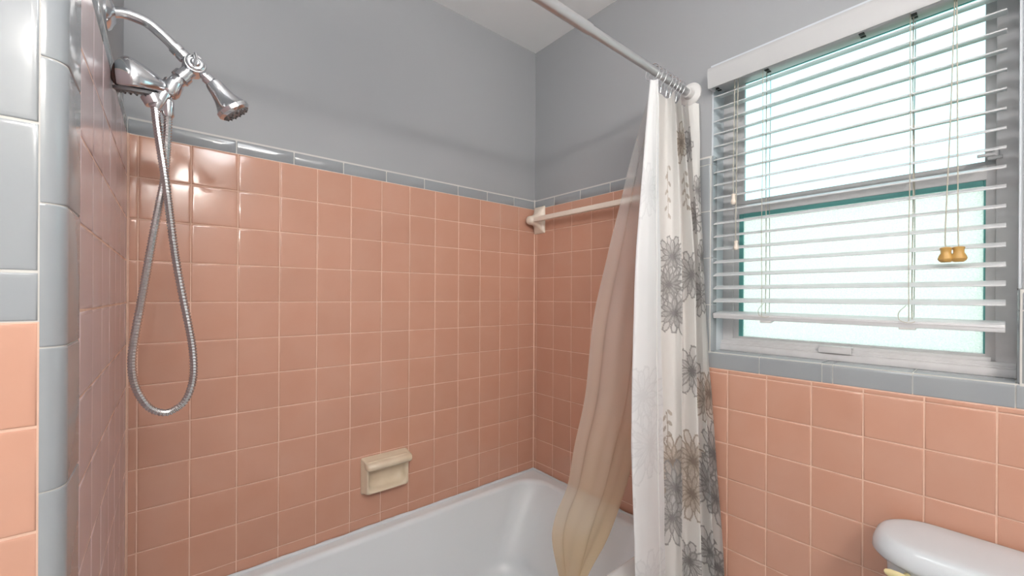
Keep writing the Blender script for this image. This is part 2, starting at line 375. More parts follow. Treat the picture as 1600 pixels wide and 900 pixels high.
# trim beside and below the window
def jamb_piece(y0, y1, z0, z1, edge, top=False):
    """vertical bullnose on the window wall; edge: +1 rounds towards -y, -1 rounds towards +y"""
    r = 0.11; ys, ye = (y0, y1) if edge > 0 else (y1, y0)
    sg = -1 if edge > 0 else 1
    prof = [(0.30, ys), (0.012, ys), (0.0, ys+sg*0.012)]
    prof = [(0.085, ys), (0.01, ys), (0.0, ys+sg*0.012)]
    for k in range(9):
        a = math.pi/2*k/8
        prof.append((r-r*math.cos(a), ye-sg*r+sg*r*math.sin(a)))
    prof.append((0.32, ye)); prof.append((0.32, ye-sg*0.05)); prof.append((0.085, ye-sg*0.05))
    zt = z1
    g = G()
    rs = [[(x, y, z0) for x, y in prof]]
    if top:
        rr = 0.11
        for k in range(7):
            a = math.pi/2*k/6
            rs.append([(x + (rr*(1-math.cos(a)) if x < 0.08 else 0), y, z1-rr+rr*math.sin(a)) for x, y in prof])
    else: rs.append([(x, y, z1) for x, y in prof])
    g.rings(rs); g.build('trim_tile', 'greytile', wall_right, smooth=40)
jz = [-1.40, -0.02, 1.37, 2.76, 4.15, 4.42]
for i in range(5): jamb_piece(-7.245, WY0, jz[i]+0.012, jz[i+1]-0.012, +1, i == 4)
for a, b in ((-1.40, -0.02), (-0.02, 0.41)): jamb_piece(WY1, -13.86, a+0.012, b-0.012, -1, b > 0.3)
# sill
sj = [-7.245, -7.60, -8.982, -10.381, -10.596, -11.988, -13.393, -13.87]
for a, b in zip(sj[:-1], sj[1:]):
    y0, y1 = a-0.011, b+0.011; r = 0.10; zb, zt = -1.872, -1.392
    prof = [(0.085, zb), (0.012, zb), (0.0, zb+0.014)]
    for k in range(8):
        q = math.pi/2*k/7; prof.append((r-r*math.cos(q), zt-r+r*math.sin(q)))
    if b > WY1-0.1 and a < WY0+0.2: prof += [(0.95, zt+0.0), (0.95, zt-0.08), (0.2, zt-0.08), (0.085, zt-0.2)]
    else: prof += [(0.14, zt), (0.085, zt-0.05)]
    g = G(); g.prism([(x, y0, z) for x, z in prof], (0, y1-y0, 0), None); g.build('sill_tile', 'greytile', wall_right, smooth=40)
bed('grout_bed', 'whitegrout', wall_right, 0.02, 1.0, WY1-.03, WY0+.03, -1.86, -1.41)

# ------------------------------------------------------------------ window
g = G(); g.box(0.10, 1.25, WY0+0.015, WY0+0.065, -1.42, WZ1+0.04); struct(g.build('trim_1', 'jamb', smooth=0))
g = G(); g.box(0.10, 1.25, WY1-0.065, WY1-0.015, -1.42, WZ1+0.04); struct(g.build('trim_2', 'jamb', smooth=0))
g = G(); g.box(0.0, 1.25, WY1-0.05, WY0+0.05, WZ1, WZ1+0.05); struct(g.build('trim_3', 'jamb', smooth=0))
win = bpy.data.objects.new('window_1', None); COL.objects.link(win); win.location = W((0.95, -10.55, -1.39)); ORG[win] = W((0.95, -10.55, -1.39)); win['kind'] = 'structure'
win['label'] = 'white metal single-hung window with clear upper and pebbled lower pane'
FY0, FY1 = WY0+0.022, WY1-0.022
g = G()
g.box(0.80, 1.24, FY0-0.30, FY0, -1.39, 7.0, 0.012); g.box(0.80, 1.24, FY1, FY1+0.30, -1.39, 7.0, 0.012)
g.box(0.80, 1.24, FY1+0.28, FY0-0.28, 6.86, 7.0, 0.012)
g.box(0.62, 1.24, FY1+0.02, FY0-0.0, -1.39, -1.22, 0.012); g.box(0.70, 1.24, FY1+0.02, FY0-0.0, -1.24, -1.10, 0.012)
g.box(0.64, 0.70, FY1+0.02, FY0-0.02, -1.22, -1.18, 0.008)
g.build('window_frame', 'framewhite', win)
def sash(name, x0, x1, y0, y1, z0, z1, sw, rb, rtp):
    g = G(); g.box(x0, x1, y0-sw, y0, z0, z1, 0.012); g.box(x0, x1, y1, y1+sw, z0, z1, 0.012)
    g.box(x0, x1, y1+sw-.02, y0-sw+.02, z0, z0+rb, 0.012); g.box(x0, x1, y1+sw-.02, y0-sw+.02, z1-rtp, z1, 0.012)
    return g.build(name, 'framewhite', win)
ls = sash('lower_sash', 0.86, 1.02, FY0-0.22, FY1+0.22, -1.12, 3.00, 0.22, 0.16, 0.30)
us = sash('upper_sash', 1.05, 1.18, FY0-0.26, FY1+0.22, 2.76, 6.90, 0.24, 0.37, 0.14)
g = G(); g.box(0.93, 0.95, FY1+0.40, FY0-0.40, -0.98, 2.72); p_ = g.build('pane', 'frost', ls, smooth=0)
g = G(); g.box(1.11, 1.13, FY1+0.42, FY0-0.48, 3.10, 6.78); g.build('pane', 'glass', us, smooth=0)
# teal beads around the lower pane
g = G(); g.box(0.885, 0.96, FY0-0.55, FY0-0.43, -0.97, 2.70, 0.01); g.build('glazing_bead', 'teal', ls)
g = G(); g.box(0.885, 0.96, FY1+0.43, FY1+0.47, -0.97, 2.70, 0.01); g.build('glazing_bead', 'teal', ls)
g = G(); g.box(0.885, 0.96, FY1+0.47, FY0-0.55, 2.58, 2.70, 0.01); g.build('glazing_bead', 'teal', ls)
g = G(); g.box(1.09, 1.15, FY1+0.44, FY0-0.48, 6.68, 6.78, 0.01); g.build('glazing_bead', 'teal', us)
# sash track ledge and lift handle at the bottom rail
g = G(); g.box(0.74, 0.90, FY1+0.35, FY0-0.28, -1.12, -1.02, 0.012); g.build('sash_ledge', 'framewhite', ls)
g = G(); yh = U(1306, 545, 0, 0.7)[1]
g.box(0.56, 0.80, yh-0.33, yh+0.33, -1.06, -1.02, 0.012); g.box(0.56, 0.60, yh-0.33, yh+0.33, -1.20, -1.03, 0.012); g.build('lift_handle', 'framewhite', ls)
# latch on the right stile
q = U(1554, 241, 0, 0.78)
g = G(); g.box(0.74, 0.88, q[1]-0.11, q[1]+0.09, q[2]-0.10, q[2]-0.03, 0.015); g.box(0.70, 0.78, q[1]-0.02, q[1]+0.24, q[2]-0.03, q[2]+0.03, 0.015)
g.lathe([(-0.05, 0.05), (0.06, 0.05), (0.08, 0.03)], (0.76, q[1]-0.02, q[2]), (0, 0, 1), 12); g.build('sash_latch', 'framewhite', ls)

# ------------------------------------------------------------------ venetian blind
bl = thing('venetian_blind', 'white two-inch slat venetian blind hanging open in the window', 'blind', (0.25, -10.5, -0.45))
BY0, BY1 = -7.735, -13.265
g = G(); g.box(0.0, 0.50, BY1-0.05, BY0+0.01, 6.40, 6.74, 0.015); hr = g.build('headrail', 'slat', bl)
for px in (1120, 1197, 1426, 1345):
    y = U(px, 470, 0, 0.2)[1]
    g = G(); g.box(0.10, 0.22, y-0.05, y+0.05, 6.385, 6.405, 0.005); g.box(0.27, 0.35, y-0.05, y+0.05, 6.385, 6.405, 0.005)
    g.build('cord_slot', 'dark', hr)
# valance with a slightly bowed face and an end return
prof = [(-0.19, 6.28), (-0.25, 6.275), (-0.27, 6.33), (-0.285, 6.45), (-0.30, 6.60), (-0.30, 6.75), (-0.29, 6.82), (-0.26, 6.86), (-0.19, 6.86)]
g = G(); g.prism([(x, -7.68, z) for x, z in prof], (0, -13.60+7.68, 0), None)
g.box(-0.25, 0.07, -7.76, -7.68, 6.28, 6.86, 0.012); g.box(-0.25, 0.07, -13.60, -13.52, 6.28, 6.86, 0.012); g.build('valance', 'valance', bl)
TILT = math.radians(14)
def slat_mesh():
    g = G(); w = 0.46; t = 0.026; n = 6; top = []; bot = []
    for k in range(n+1):
        q = k/n; x = w*q; bow = 0.03*math.sin(math.pi*q)
        top.append((x, bow + t/2)); bot.append((x, bow - t/2))
    prof = [(-0.006, 0.0)] + top + [(w+0.006, 0.0)] + bot[::-1]
    R = Matrix.Rotation(TILT, 2)
    pr = []
    for x, z in prof:
        pr.append((x*math.cos(TILT)-z*math.sin(TILT), x*math.sin(TILT)+z*math.cos(TILT)))
    vs = []; fs = []
    L = (BY0-BY1)
    for y in (L/2, -L/2): vs += [(x*T, y*T, z*T) for x, z in pr]
    k = len(pr)
    for i in range(k): fs.append((i, (i+1) % k, k+(i+1) % k, k+i))
    fs += [tuple(reversed(range(k))), tuple(range(k, 2*k))]
    me = bpy.data.meshes.new('slat'); me.from_pydata(vs, [], fs); me.update()
    bm = bmesh.new(); bm.from_mesh(me); bmesh.ops.recalc_face_normals(bm, faces=bm.faces); bm.to_mesh(me); bm.free()
    me.materials.append(M['slat'])
    for p in me.polygons: p.use_smooth = True
    me.set_sharp_from_angle(angle=math.radians(40)); return me
SM = slat_mesh()
SZ = [0.069+0.3793*k for k in range(17)]
for z in SZ[:16] + [6.10]:
    o = link('slat', SM, bl)
    o.location = W((0.02, (BY0+BY1)/2, z)) - ORG[bl]
    o.rotation_euler = (random.gauss(0, 0.0012), random.gauss(0, 0.012), 0)
g = G(); R = Matrix.Rotation(-math.radians(9), 3, 'Y') @ Matrix.Rotation(0.008, 3, 'X')
prof = []
g.box(0.01, 0.47, BY1+0.0, BY0, -0.40, -0.25, 0.018, rot=R); g.box(0.0, 0.02, BY1+0.0, BY0, -0.345, -0.325, 0.004, rot=R); br = g.build('bottom_rail', 'slat', bl)
for px in (1195, 1417):
    y = U(px, 490, 0, 0.0)[1]
    g = G(); g.box(0.03, 0.30, y-0.14, y+0.14, -0.47, -0.385, 0.02, rot=R); g.build('cord_plug', 'plasticwhite', br)
def cord(x, y, z0, z1, r=0.0085, wob=0.012, parent=bl, name='cord'):
    ph = random.random()*6; n = 24
    g = G(); g.tube([(x + wob*math.sin(ph+9*k/n)*math.sin(math.pi*k/n), y + wob*math.sin(ph*2+7*k/n)*math.sin(math.pi*k/n), z0+(z1-z0)*k/n) for k in range(n+1)], r, 6)
    return g.build(name, 'cord', parent)
for px, xs in ((1191, -0.02), (1203, 0.50), (1421, -0.02), (1429, 0.50)):
    q = U(px, 300, 0, xs); cord(xs, q[1], -0.30, 6.41, name='ladder_cord')
for px in (1197, 1426):
    q = U(px, 300, 0, 0.24); cord(0.24, q[1], -0.30, 6.41, name='lift_cord', r=0.011)
# loose knotted ends of the ladder cords by the bottom rail
for px in (1193, 1416):
    q = U(px, 487, 0, -0.03)
    g = G(); g.tube(spline([(-0.03, q[1], 0.05), (-0.04, q[1]+0.12, -0.12), (-0.04, q[1]+0.10, -0.28), (-0.06, q[1]-0.05, -0.33), (-0.05, q[1]-0.14, -0.30)], 6), 0.008, 6); g.build('cord_end', 'cord', bl)
def tassel(px, py, x, m, ztop, h=0.31, w=0.13, name='tassel', pxtop=None):
    q = U(px, py, 0, x)
    g = G(); g.lathe([(-h/2, w*0.55), (-h/2+0.03, w*0.82), (-h*0.28, w*0.95), (-h*0.08, w*0.82), (h*0.1, w*0.60), (h*0.28, w*0.62), (h*0.42, w*0.72), (h/2-0.01, w*0.62), (h/2, w*0.3)], (x, q[1], q[2]), (0, 0, 1), 18)
    t_ = g.build(name, m, bl)
    q2 = U(pxtop or px, 60, 0, x)
    g = G(); pts = spline([(x, q[1], q[2]+h/2-0.02), (x, q[1]+0.01, q[2]+0.5), (x+0.01, q[1]*0.5+q2[1]*0.5, (q[2]+ztop)/2), (0.02, q2[1], ztop)], 8)
    g.tube(pts, 0.0105, 6); g.build('pull_cord', 'cord', bl)
tassel(1478, 398, -0.10, 'tassel', 6.42, pxtop=1491); tassel(1498, 397, -0.10, 'tassel', 6.42, pxtop=1494)
tassel(1146, 311, -0.05, 'ivoryplastic', 6.42, h=0.30, w=0.075, pxtop=1147); tassel(1150, 383, -0.05, 'ivoryplastic', 6.42, h=0.26, w=0.075, pxtop=1152)

# ------------------------------------------------------------------ bathtub
tub = thing('bathtub', 'white enamel bathtub along the pink tiled alcove wall', 'bathtub', (-6.55, -3.5, ZF))
ZR = -7.345
def rrect(x0, x1, y0, y1, r, z, n=25):
    P = []
    for cx, cy, a0 in ((x1-r, y1-r, 0), (x0+r, y1-r, 90), (x0+r, y0+r, 180), (x1-r, y0+r, 270)):
        for k in range(n):
            a = math.radians(a0 + 90*k/(n-1)); P.append((cx+r*math.cos(a), cy+r*math.sin(a), z))
    return P
TX0, TX1, TY0, TY1 = XL+0.02, -0.022, -6.92, -0.022
ix0, ix1, iy0, iy1 = TX0+0.75, TX1-0.55, TY0+0.62, TY1-0.48
rs = [rrect(TX0, TX1, TY0, TY1, 0.02, ZF), rrect(TX0, TX1, TY0, TY1, 0.02, ZR-0.12), rrect(TX0, TX1, TY0, TY1, 0.02, ZR-0.05), rrect(TX0+0.01, TX1-0.01, TY0+0.03, TY1-0.01, 0.03, ZR)]
rs.append(rrect(ix0-0.14, ix1+0.14, iy0-0.14, iy1+0.12, 1.0, ZR))
for k in range(1, 9):
    a = math.pi/2*k/8; d = 0.16*math.sin(a); h = 0.16*(1-math.cos(a))
    rs.append(rrect(ix0-0.14+d, ix1+0.14-d, iy0-0.14+d, iy1+0.12-d, 1.0, ZR-h))
D = 3.15
for k in range(1, 13):
    q = k/12; sl = 0.30*q + 0.02*q
    rs.append(rrect(ix0+sl*0.6+0.02, ix1-1.35*q**1.1-0.02, iy0+sl+0.02, iy1-sl-0.02, 1.0, ZR-0.16-(D-0.9)*q))
lx0, lx1, ly0, ly1 = ix0+0.32*0.6+0.02, ix1-1.37, iy0+0.34, iy1-0.34
for k in range(1, 9):
    a = math.pi/2*k/8; d = 0.74*(1-math.cos(a)); h = 0.74*math.sin(a)
    rs.append(rrect(lx0+d, lx1-d, ly0+d, ly1-d, 1.0, ZR-0.16-(D-0.9)-h))
rs.append(rrect(lx0+2.2, lx1-2.2, ly0+1.9, ly1-1.9, 0.35, ZR-D+0.06))
g = G(); g.rings(rs, True, True); g.build('basin', 'enamel', tub, smooth=50)
def caulk(pts):
    P = []
    for i, (a, b) in enumerate(zip(pts[:-1], pts[1:])):
        a = np.array(a); b = np.array(b); n = max(8, int(np.linalg.norm(b-a)*7))
        for k in range(n): P.append(a+(b-a)*k/n)
    P.append(np.array(pts[-1]))
    g = G(); g.tube(P, [0.052+0.03*noise.noise(Vector((i*0.31, 3.3, 0)))+0.012*noise.noise(Vector((i*0.9, 1, 0))) for i in range(len(P))], 8); return g
g = caulk([(TX0, -0.06, ZR+0.02), (TX1-0.05, -0.06, ZR+0.02), (TX1-0.05, -6.8, ZR+0.02)]); g.build('caulk_bead', 'caulk', tub, smooth=60)
g = G(); g.lathe([(0, 0.24), (0.03, 0.24), (0.04, 0.2)], (TX0+2.4, -3.5, ZR-D+0.05), (0, 0, 1), 24); g.build('drain', 'chrome', tub)

# ------------------------------------------------------------------ soap dish
sd = thing('soap_dish', 'cream ceramic soap dish with grip bar on the pink back wall', 'soap dish', (-6.8, -0.2, -6.2))
def loft_xz(rings_):    # rings of (x0,x1,z0,z1,r,y) on the back wall
    return [[(x, y, z) for x, z, _ in rrect(x0, x1, z0, z1, r, 0, 7)] for x0, x1, z0, z1, r, y in rings_]
sx0, sx1, sz0, sz1 = -7.56, -6.02, -6.20, -5.04
g = G(); g.rings(loft_xz([(sx0, sx1, sz0, sz1, 0.05, 0.0), (sx0, sx1, sz0, sz1, 0.05, -0.06), (sx0+0.03, sx1-0.03, sz0+0.03, sz1-0.03, 0.06, -0.10),
    (sx0+0.05, sx1-0.05, sz0+0.05, sz1-0.05, 0.08, -0.30), (sx0+0.07, sx1-0.07, sz0+0.07, sz1-0.05, 0.10, -0.36), (sx0+0.10, sx1-0.10, sz0+0.10, sz1-0.08, 0.14, -0.37),
    (sx0+0.15, sx1-0.15, sz0+0.14, sz1-0.12, 0.20, -0.33), (sx0+0.17, sx1-0.17, sz0+0.17, sz1-0.14, 0.22, -0.22), (sx0+0.20, sx1-0.20, sz0+0.24, sz1-0.16, 0.22, -0.10), (sx0+0.30, sx1-0.30, sz0+0.36, sz1-0.2, 0.2, -0.05)])); g.build('dish', 'cream', sd, smooth=50)
prof = [(-0.02, -5.04), (-0.24, -5.09), (-0.36, -5.12), (-0.46, -5.13), (-0.53, -5.17), (-0.55, -5.24), (-0.53, -5.31), (-0.47, -5.36), (-0.38, -5.37), (-0.31, -5.33), (-0.26, -5.27), (-0.02, -5.24)]
rs = []
for x, k in ((-7.52, 0.80), (-7.49, 0.94), (-7.45, 1.0), (-6.07, 1.0), (-6.02, 0.95), (-5.99, 0.82)):
    rs.append([(x, y*k, -5.2+(z+5.2)*k) for y, z in prof])
g = G(); g.rings(rs); g.build('grip_bar', 'cream', sd, smooth=50)

# ------------------------------------------------------------------ towel bar
tb = thing('towel_bar', 'ivory ceramic towel bar mounted in the tiled corner behind the curtain', 'towel bar', (-0.2, -3, 2.9))
def post(yc, sgn):
    g = G(); rs = []
    for x, hw, z0, z1, r in ((0.0, 0.32, 2.92, 4.08, 0.03), (-0.05, 0.32, 2.93, 4.07, 0.04), (-0.09, 0.29, 2.97, 4.03, 0.08), (-0.16, 0.24, 3.10, 3.90, 0.12), (-0.28, 0.20, 3.22, 3.74, 0.14), (-0.42, 0.20, 3.24, 3.66, 0.16), (-0.56, 0.20, 3.24, 3.62, 0.17), (-0.66, 0.17, 3.27, 3.59, 0.15), (-0.71, 0.11, 3.33, 3.53, 0.09)):
        rs.append([(x, a, b) for a, b, _ in rrect(yc-hw, yc+hw, z0, z1, r, 0, 7)])
    g.rings(rs); return g.build('post', 'ivory', tb, smooth=50)
post(-0.345, 1); post(-6.3, -1)
g = G(); g.box(-0.56, -0.37, -6.2, -0.42, 3.345, 3.535, 0.03); g.build('bar', 'ivoryplastic', tb)

# ------------------------------------------------------------------ shower
YS = -3.5
def S(px, py, dy=0.0): return U(px, py, 1, YS+dy)
sh = thing('wall_shower', 'chrome shower arm with diverter and fixed bell shower head', 'shower', (XL, YS, 4.9))
fl = np.array([XL-PO, YS, 4.965])
g = G(); g.lathe([(0, 0.27), (0.03, 0.27), (0.07, 0.24), (0.11, 0.15), (0.13, 0.12)], fl, (1, 0, 0), 28); g.build('wall_flange', 'chrome', sh)
arm = spline([fl, S(190, 20), S(214, 28), S(232, 37), S(248, 50), S(262, 63), S(277, 79)], 6)
g = G(); g.tube(arm, 0.088, 14); g.build('shower_arm', 'chrome', sh)
def seg(a, b, prof, name, m='chrome', parent=sh, n=20):
    a = Vector(a); b = Vector(b); d = b-a; L = d.length
    g = G(); g.lathe([(L*t, r) for t, r in prof], a, d, n); return g.build(name, m, parent)
seg(S(272, 73), S(290, 92), [(0, 0.09), (0.04, 0.115), (0.45, 0.115), (0.5, 0.10), (0.55, 0.10), (0.6, 0.115), (0.96, 0.115), (1, 0.1)], 'coupling_nut')
dv = S(303, 104)
g = G(); g.lathe([(-0.16, 0.12), (-0.14, 0.17), (0.10, 0.18), (0.14, 0.16), (0.15, 0.10)], dv, (0.1, -1, 0.1), 28); dvo = g.build('diverter', 'chrome', sh)
ax = Vector((0.1, -1, 0.1)).normalized(); dvv = Vector(dv)
g = G(); g.lathe([(0.13, 0.15), (0.17, 0.15), (0.18, 0.135), (0.17, 0.115), (0.13, 0.11)], dvv, ax, 28); g.lathe([(0.13, 0.08), (0.16, 0.08), (0.19, 0.05)], dvv, ax, 18)
kn = dvv + ax*0.2; g.tube([kn+Vector((-0.02, 0, -0.07)), kn+Vector((0.01, -0.02, 0.04)), kn+Vector((-0.01, 0, 0.15))], [0.028, 0.032, 0.022], 8); g.build('dial', 'chrome', dvo)
seg(S(312, 112), S(334, 132), [(0, 0.10), (0.15, 0.10), (0.2, 0.075), (0.4, 0.075), (0.45, 0.10), (0.8, 0.10), (0.85, 0.075), (1, 0.075)], 'head_neck')
ha, hb = S(331, 128), S(369, 178)
hd = seg(ha, hb, [(0, 0.09), (0.03, 0.13), (0.10, 0.145), (0.30, 0.16), (0.5, 0.19), (0.68, 0.24), (0.80, 0.285), (0.82, 0.30), (0.93, 0.30), (0.96, 0.285), (1.0, 0.26)], 'fixed_head', n=36)
a, b = Vector(ha), Vector(hb); d = (b-a).normalized(); u = d.orthogonal().normalized(); w = d.cross(u)
for ring, cnt in ((0.21, 14), (0.12, 8)):
    for k in range(cnt):
        q = 2*math.pi*k/cnt; c = b + (u*math.cos(q)+w*math.sin(q))*ring
        g = G(); g.lathe([(-0.01, 0.022), (0.03, 0.018), (0.04, 0.008)], c, d, 8); g.build('nozzle', 'nozzle', hd)
g = G(); g.lathe([(-0.005, 0.255), (0.012, 0.245)], b, d, 30); g.build('spray_face', 'nozzle', hd)
# branch to the hand shower holder
seg(S(297, 110), S(268, 135), [(0, 0.12), (0.30, 0.12), (0.32, 0.15), (0.55, 0.15), (0.57, 0.09), (0.62, 0.09), (0.64, 0.12), (0.9, 0.12), (1, 0.10)], 'branch_fitting')
seg(S(273, 128), S(262, 148), [(0, 0.10), (0.1, 0.15), (0.8, 0.16), (1.0, 0.13)], 'swivel_nut')
g = G(); a = S(268, 143); b2 = S(240, 158); g.tube([a, (np.array(a)+np.array(b2))/2, b2], [0.10, 0.105, 0.12], 14)
g.tube([S(236, 150), S(243, 163)], [0.16, 0.15], 16); g.build('holder', 'chrome', sh)
seg(S(263, 152), S(263, 183), [(0, 0.07), (0.15, 0.07), (0.2, 0.085), (0.9, 0.09), (1, 0.07)], 'hose_outlet')

hs = thing('hand_shower', 'chrome hand shower with hanging metal hose resting in its holder', 'hand shower', S(252, 645))
# head: domed egg, flat face below
tip, root = np.array(S(174, 122)), np.array(S(262, 138))
axis = Vector(root-tip); L = axis.length; axv = axis.normalized(); side = Vector((0, math.cos(0.31), math.sin(0.31))); upv = side.cross(axv); upv = -upv if upv.z < 0 else upv
def headring(k, n=28):
    t = k
    # width and height of the section along the head
    wd_ = 0.41*math.sqrt(max(0, 1-((0.42-t)/0.42)**2)) if t < 0.42 else 0.41*(1-0.72*((t-0.42)/0.58)**1.5)
    ht = 0.40*math.sqrt(max(0, 1-((0.34-t)/0.34)**2))**1.1 if t < 0.34 else 0.40*(1-0.78*((t-0.34)/0.66)**1.35)
    lo = 0.13*math.sqrt(max(0, 1-((0.2-t)/0.2)**2)) if t < 0.2 else 0.13*(1-0.3*((t-0.2)/0.8))
    c = Vector(tip) + axis*t; R = []
    for j in range(n):
        a = 2*math.pi*j/n; ca, sa = math.cos(a), math.sin(a)
        R.append(c + side*wd_*ca + upv*((ht*sa) if sa > 0 else lo*math.copysign(abs(sa)**0.5, sa)))
    return R
g = G(); g.rings([headring(t) for t in (0.002, 0.008, 0.02, 0.04, 0.07, 0.11, 0.16, 0.21, 0.27, 0.33, 0.40, 0.47, 0.55, 0.63, 0.71, 0.80, 0.9, 1.0)]); head = g.build('spray_head', 'chrome', hs, smooth=45)
g = G()
for kk in (0,):
    ring = []
    for t in (0.02, 0.05, 0.1, 0.2, 0.32, 0.45, 0.6, 0.75, 0.9): ring.append(Vector(headring(t)[28*3//4+7-7 if False else 0]) )
n_ = 40
c = Vector(tip) + axis*0.40 - upv*0.125
g.lathe([(-0.02, 0.30), (0.03, 0.30), (0.05, 0.27), (0.052, 0.02)], c, -upv, 32); face = g.build('spray_face', 'nozzle', head)
for k in range(18):
    q = 2*math.pi*k/18; p = c - upv*0.05 + (side*math.cos(q)+axv*math.sin(q))*0.24
    g = G(); g.lathe([(0, 0.02), (0.03, 0.016), (0.035, 0.006)], p, -upv, 7); g.build('nozzle', 'nozzle', face)
# brown worn tip
g = G(); rr = [headring(t) for t in (0.002, 0.008, 0.02, 0.04, 0.065, 0.085)]
cc = Vector(tip)
g.rings([[cc + (p-cc)*1.02 - axv*0.004 for p in r] for r in rr], True, False); g.build('worn_tip', 'rust', head)
seg(S(262, 138), S(242, 170), [(0, 0.10), (0.25, 0.13), (0.5, 0.125), (0.9, 0.11), (1.0, 0.09)], 'handle', parent=hs)
# corrugated hose
hp = [S(242, 166, -.02), S(246, 200, -.05), S(252, 240, -.09), S(259, 285, -.13), S(266, 340, -.10), S(274, 400, -.03), S(283, 450), S(293, 500), S(301, 545), S(302, 590), S(290, 625), S(268, 642), S(250, 644), S(230, 634), S(212, 605), S(206, 570), S(210, 530), S(219, 480), S(230, 420), S(241, 360), S(250, 315), S(256, 285, .06), S(260, 245, .08), S(262, 205, .04), S(263, 176)]
path = spline(hp, 26); 
acc = 0; out = [path[0]]; step = 0.0115
dense = spline(hp, 160)
for p in dense[1:]:
    if np.linalg.norm(p-out[-1]) >= step: out.append(p)
rad = [0.066 if (i % 4) < 2 else 0.055 for i in range(len(out))]
g = G(); g.tube(out, rad, 10); g.build('hose', 'chromedull', hs, smooth=20)
# ------------------------------------------------------------------ curtain rod, rings
YRD = -7.006; ZRD = 6.465
rod = thing('curtain_rod', 'satin white tension curtain rod across the tub alcove', 'curtain rod', (-6, YRD, ZRD))
xs_ = U(922, 68, 1, YRD)[0]
g = G(); g.tube([(XL-PO, YRD, ZRD), (xs_-0.12, YRD, ZRD), (xs_, YRD, ZRD)], [0.128, 0.128, 0.122], 20); g.build('outer_tube', 'rodmetal', rod)
g = G(); g.tube([(xs_-0.3, YRD, ZRD), (0.05, YRD, ZRD)], 0.106, 20); g.build('inner_tube', 'rodmetal', rod)
g = G(); g.lathe([(0, 0.34), (0.05, 0.34), (0.09, 0.30), (0.12, 0.18), (0.28, 0.15)], (PO, YRD, ZRD), (-1, 0, 0), 32); g.build('end_flange', 'plasticwhite', rod)
g = G(); g.lathe([(0, 0.34), (0.05, 0.34), (0.09, 0.30), (0.12, 0.18), (0.28, 0.15)], (XL-PO, YRD, ZRD), (1, 0, 0), 32); g.build('end_flange', 'plasticwhite', rod)
ringx = [-2.10, -1.93, -1.72, -1.42, -1.22, -1.05, -0.88, -0.70]
words = ['frontmost wire curtain hook at the free edge of the curtain', 'wire curtain hook second from the free edge of the curtain', 'wire curtain hook third from the free edge of the curtain',
         'wire curtain hook fourth from the free edge of the curtain', 'wire curtain hook fifth from the free edge of the curtain', 'wire curtain hook third from the wall flange', 'wire curtain hook second from the wall flange', 'wire curtain hook nearest the wall flange']
for x, wl in zip(ringx, words):
    tilt = random.uniform(-0.25, 0.25); P = []
    for k in range(25):
        a = math.radians(-70 + 320*k/24); P.append((x + 0.05*math.sin(a+tilt) + 0.03*k/24, YRD + 0.20*math.cos(a), ZRD - 0.06 + 0.245*math.sin(a)))
    P.append((x+0.03, YRD-0.02, ZRD-0.36)); P.append((x+0.03, YRD+0.0, ZRD-0.50))
    g = G(); g.tube(P, 0.014, 7); o = g.build('curtain_hook', 'chrome'); tag(o, wl, 'curtain hook', 'wire hooks on the curtain rod')

# ------------------------------------------------------------------ fabric curtain
def planx(px, dy):
    a = math.atan((px-800)/FPX) + YAW; return CAM[0] + dy*math.tan(a)
# each fold line: photo column at four heights, and distance from the camera plane (top, bottom)
ZK = [6.05, 1.3, -2.95, -7.6, -10.5]
FOLDS = [
  ((1027, 1031, 1037, 1042), (6.00, 5.84, 5.84, 5.84)),
  ((1020, 1012, 1010, 1018), (6.06, 5.88, 5.87, 5.87)),
  ((1013.5, 994, 987.5, 996), (6.20, 6.06, 6.04, 6.02)),
  ((1022, 1006, 1000, 1006), (6.36, 6.26, 6.22, 6.14)),
  ((1038, 1030, 1028, 1034), (6.40, 6.28, 6.22, 6.15)),
  ((1047, 1050, 1054, 1056), (6.22, 6.06, 6.00, 5.94)),
  ((1052, 1065, 1066.5, 1068), (6.00, 5.80, 5.73, 5.67)),
  ((1048, 1058, 1060, 1062), (6.22, 6.06, 6.00, 5.96)),
  ((1054, 1066, 1070, 1074), (6.38, 6.18, 6.08, 6.00)),
  ((1062, 1084, 1090, 1098), (6.06, 5.80, 5.67, 5.54)),
  ((1059, 1077, 1084, 1092), (6.28, 6.04, 5.92, 5.82)),
  ((1067, 1083, 1091, 1102), (6.34, 6.04, 5.88, 5.74)),
  ((1074, 1092, 1104, 1119), (6.04, 5.78, 5.55, 5.32)),
  ((1072, 1088, 1099, 1113), (6.22, 5.92, 5.74, 5.56)),
  ((1082, 1096, 1111, 1131), (6.06, 5.80, 5.48, 5.18)),
  ((1090, 1098.5, 1114, 1135), (5.94, 5.70, 5.38, 5.04)),
]
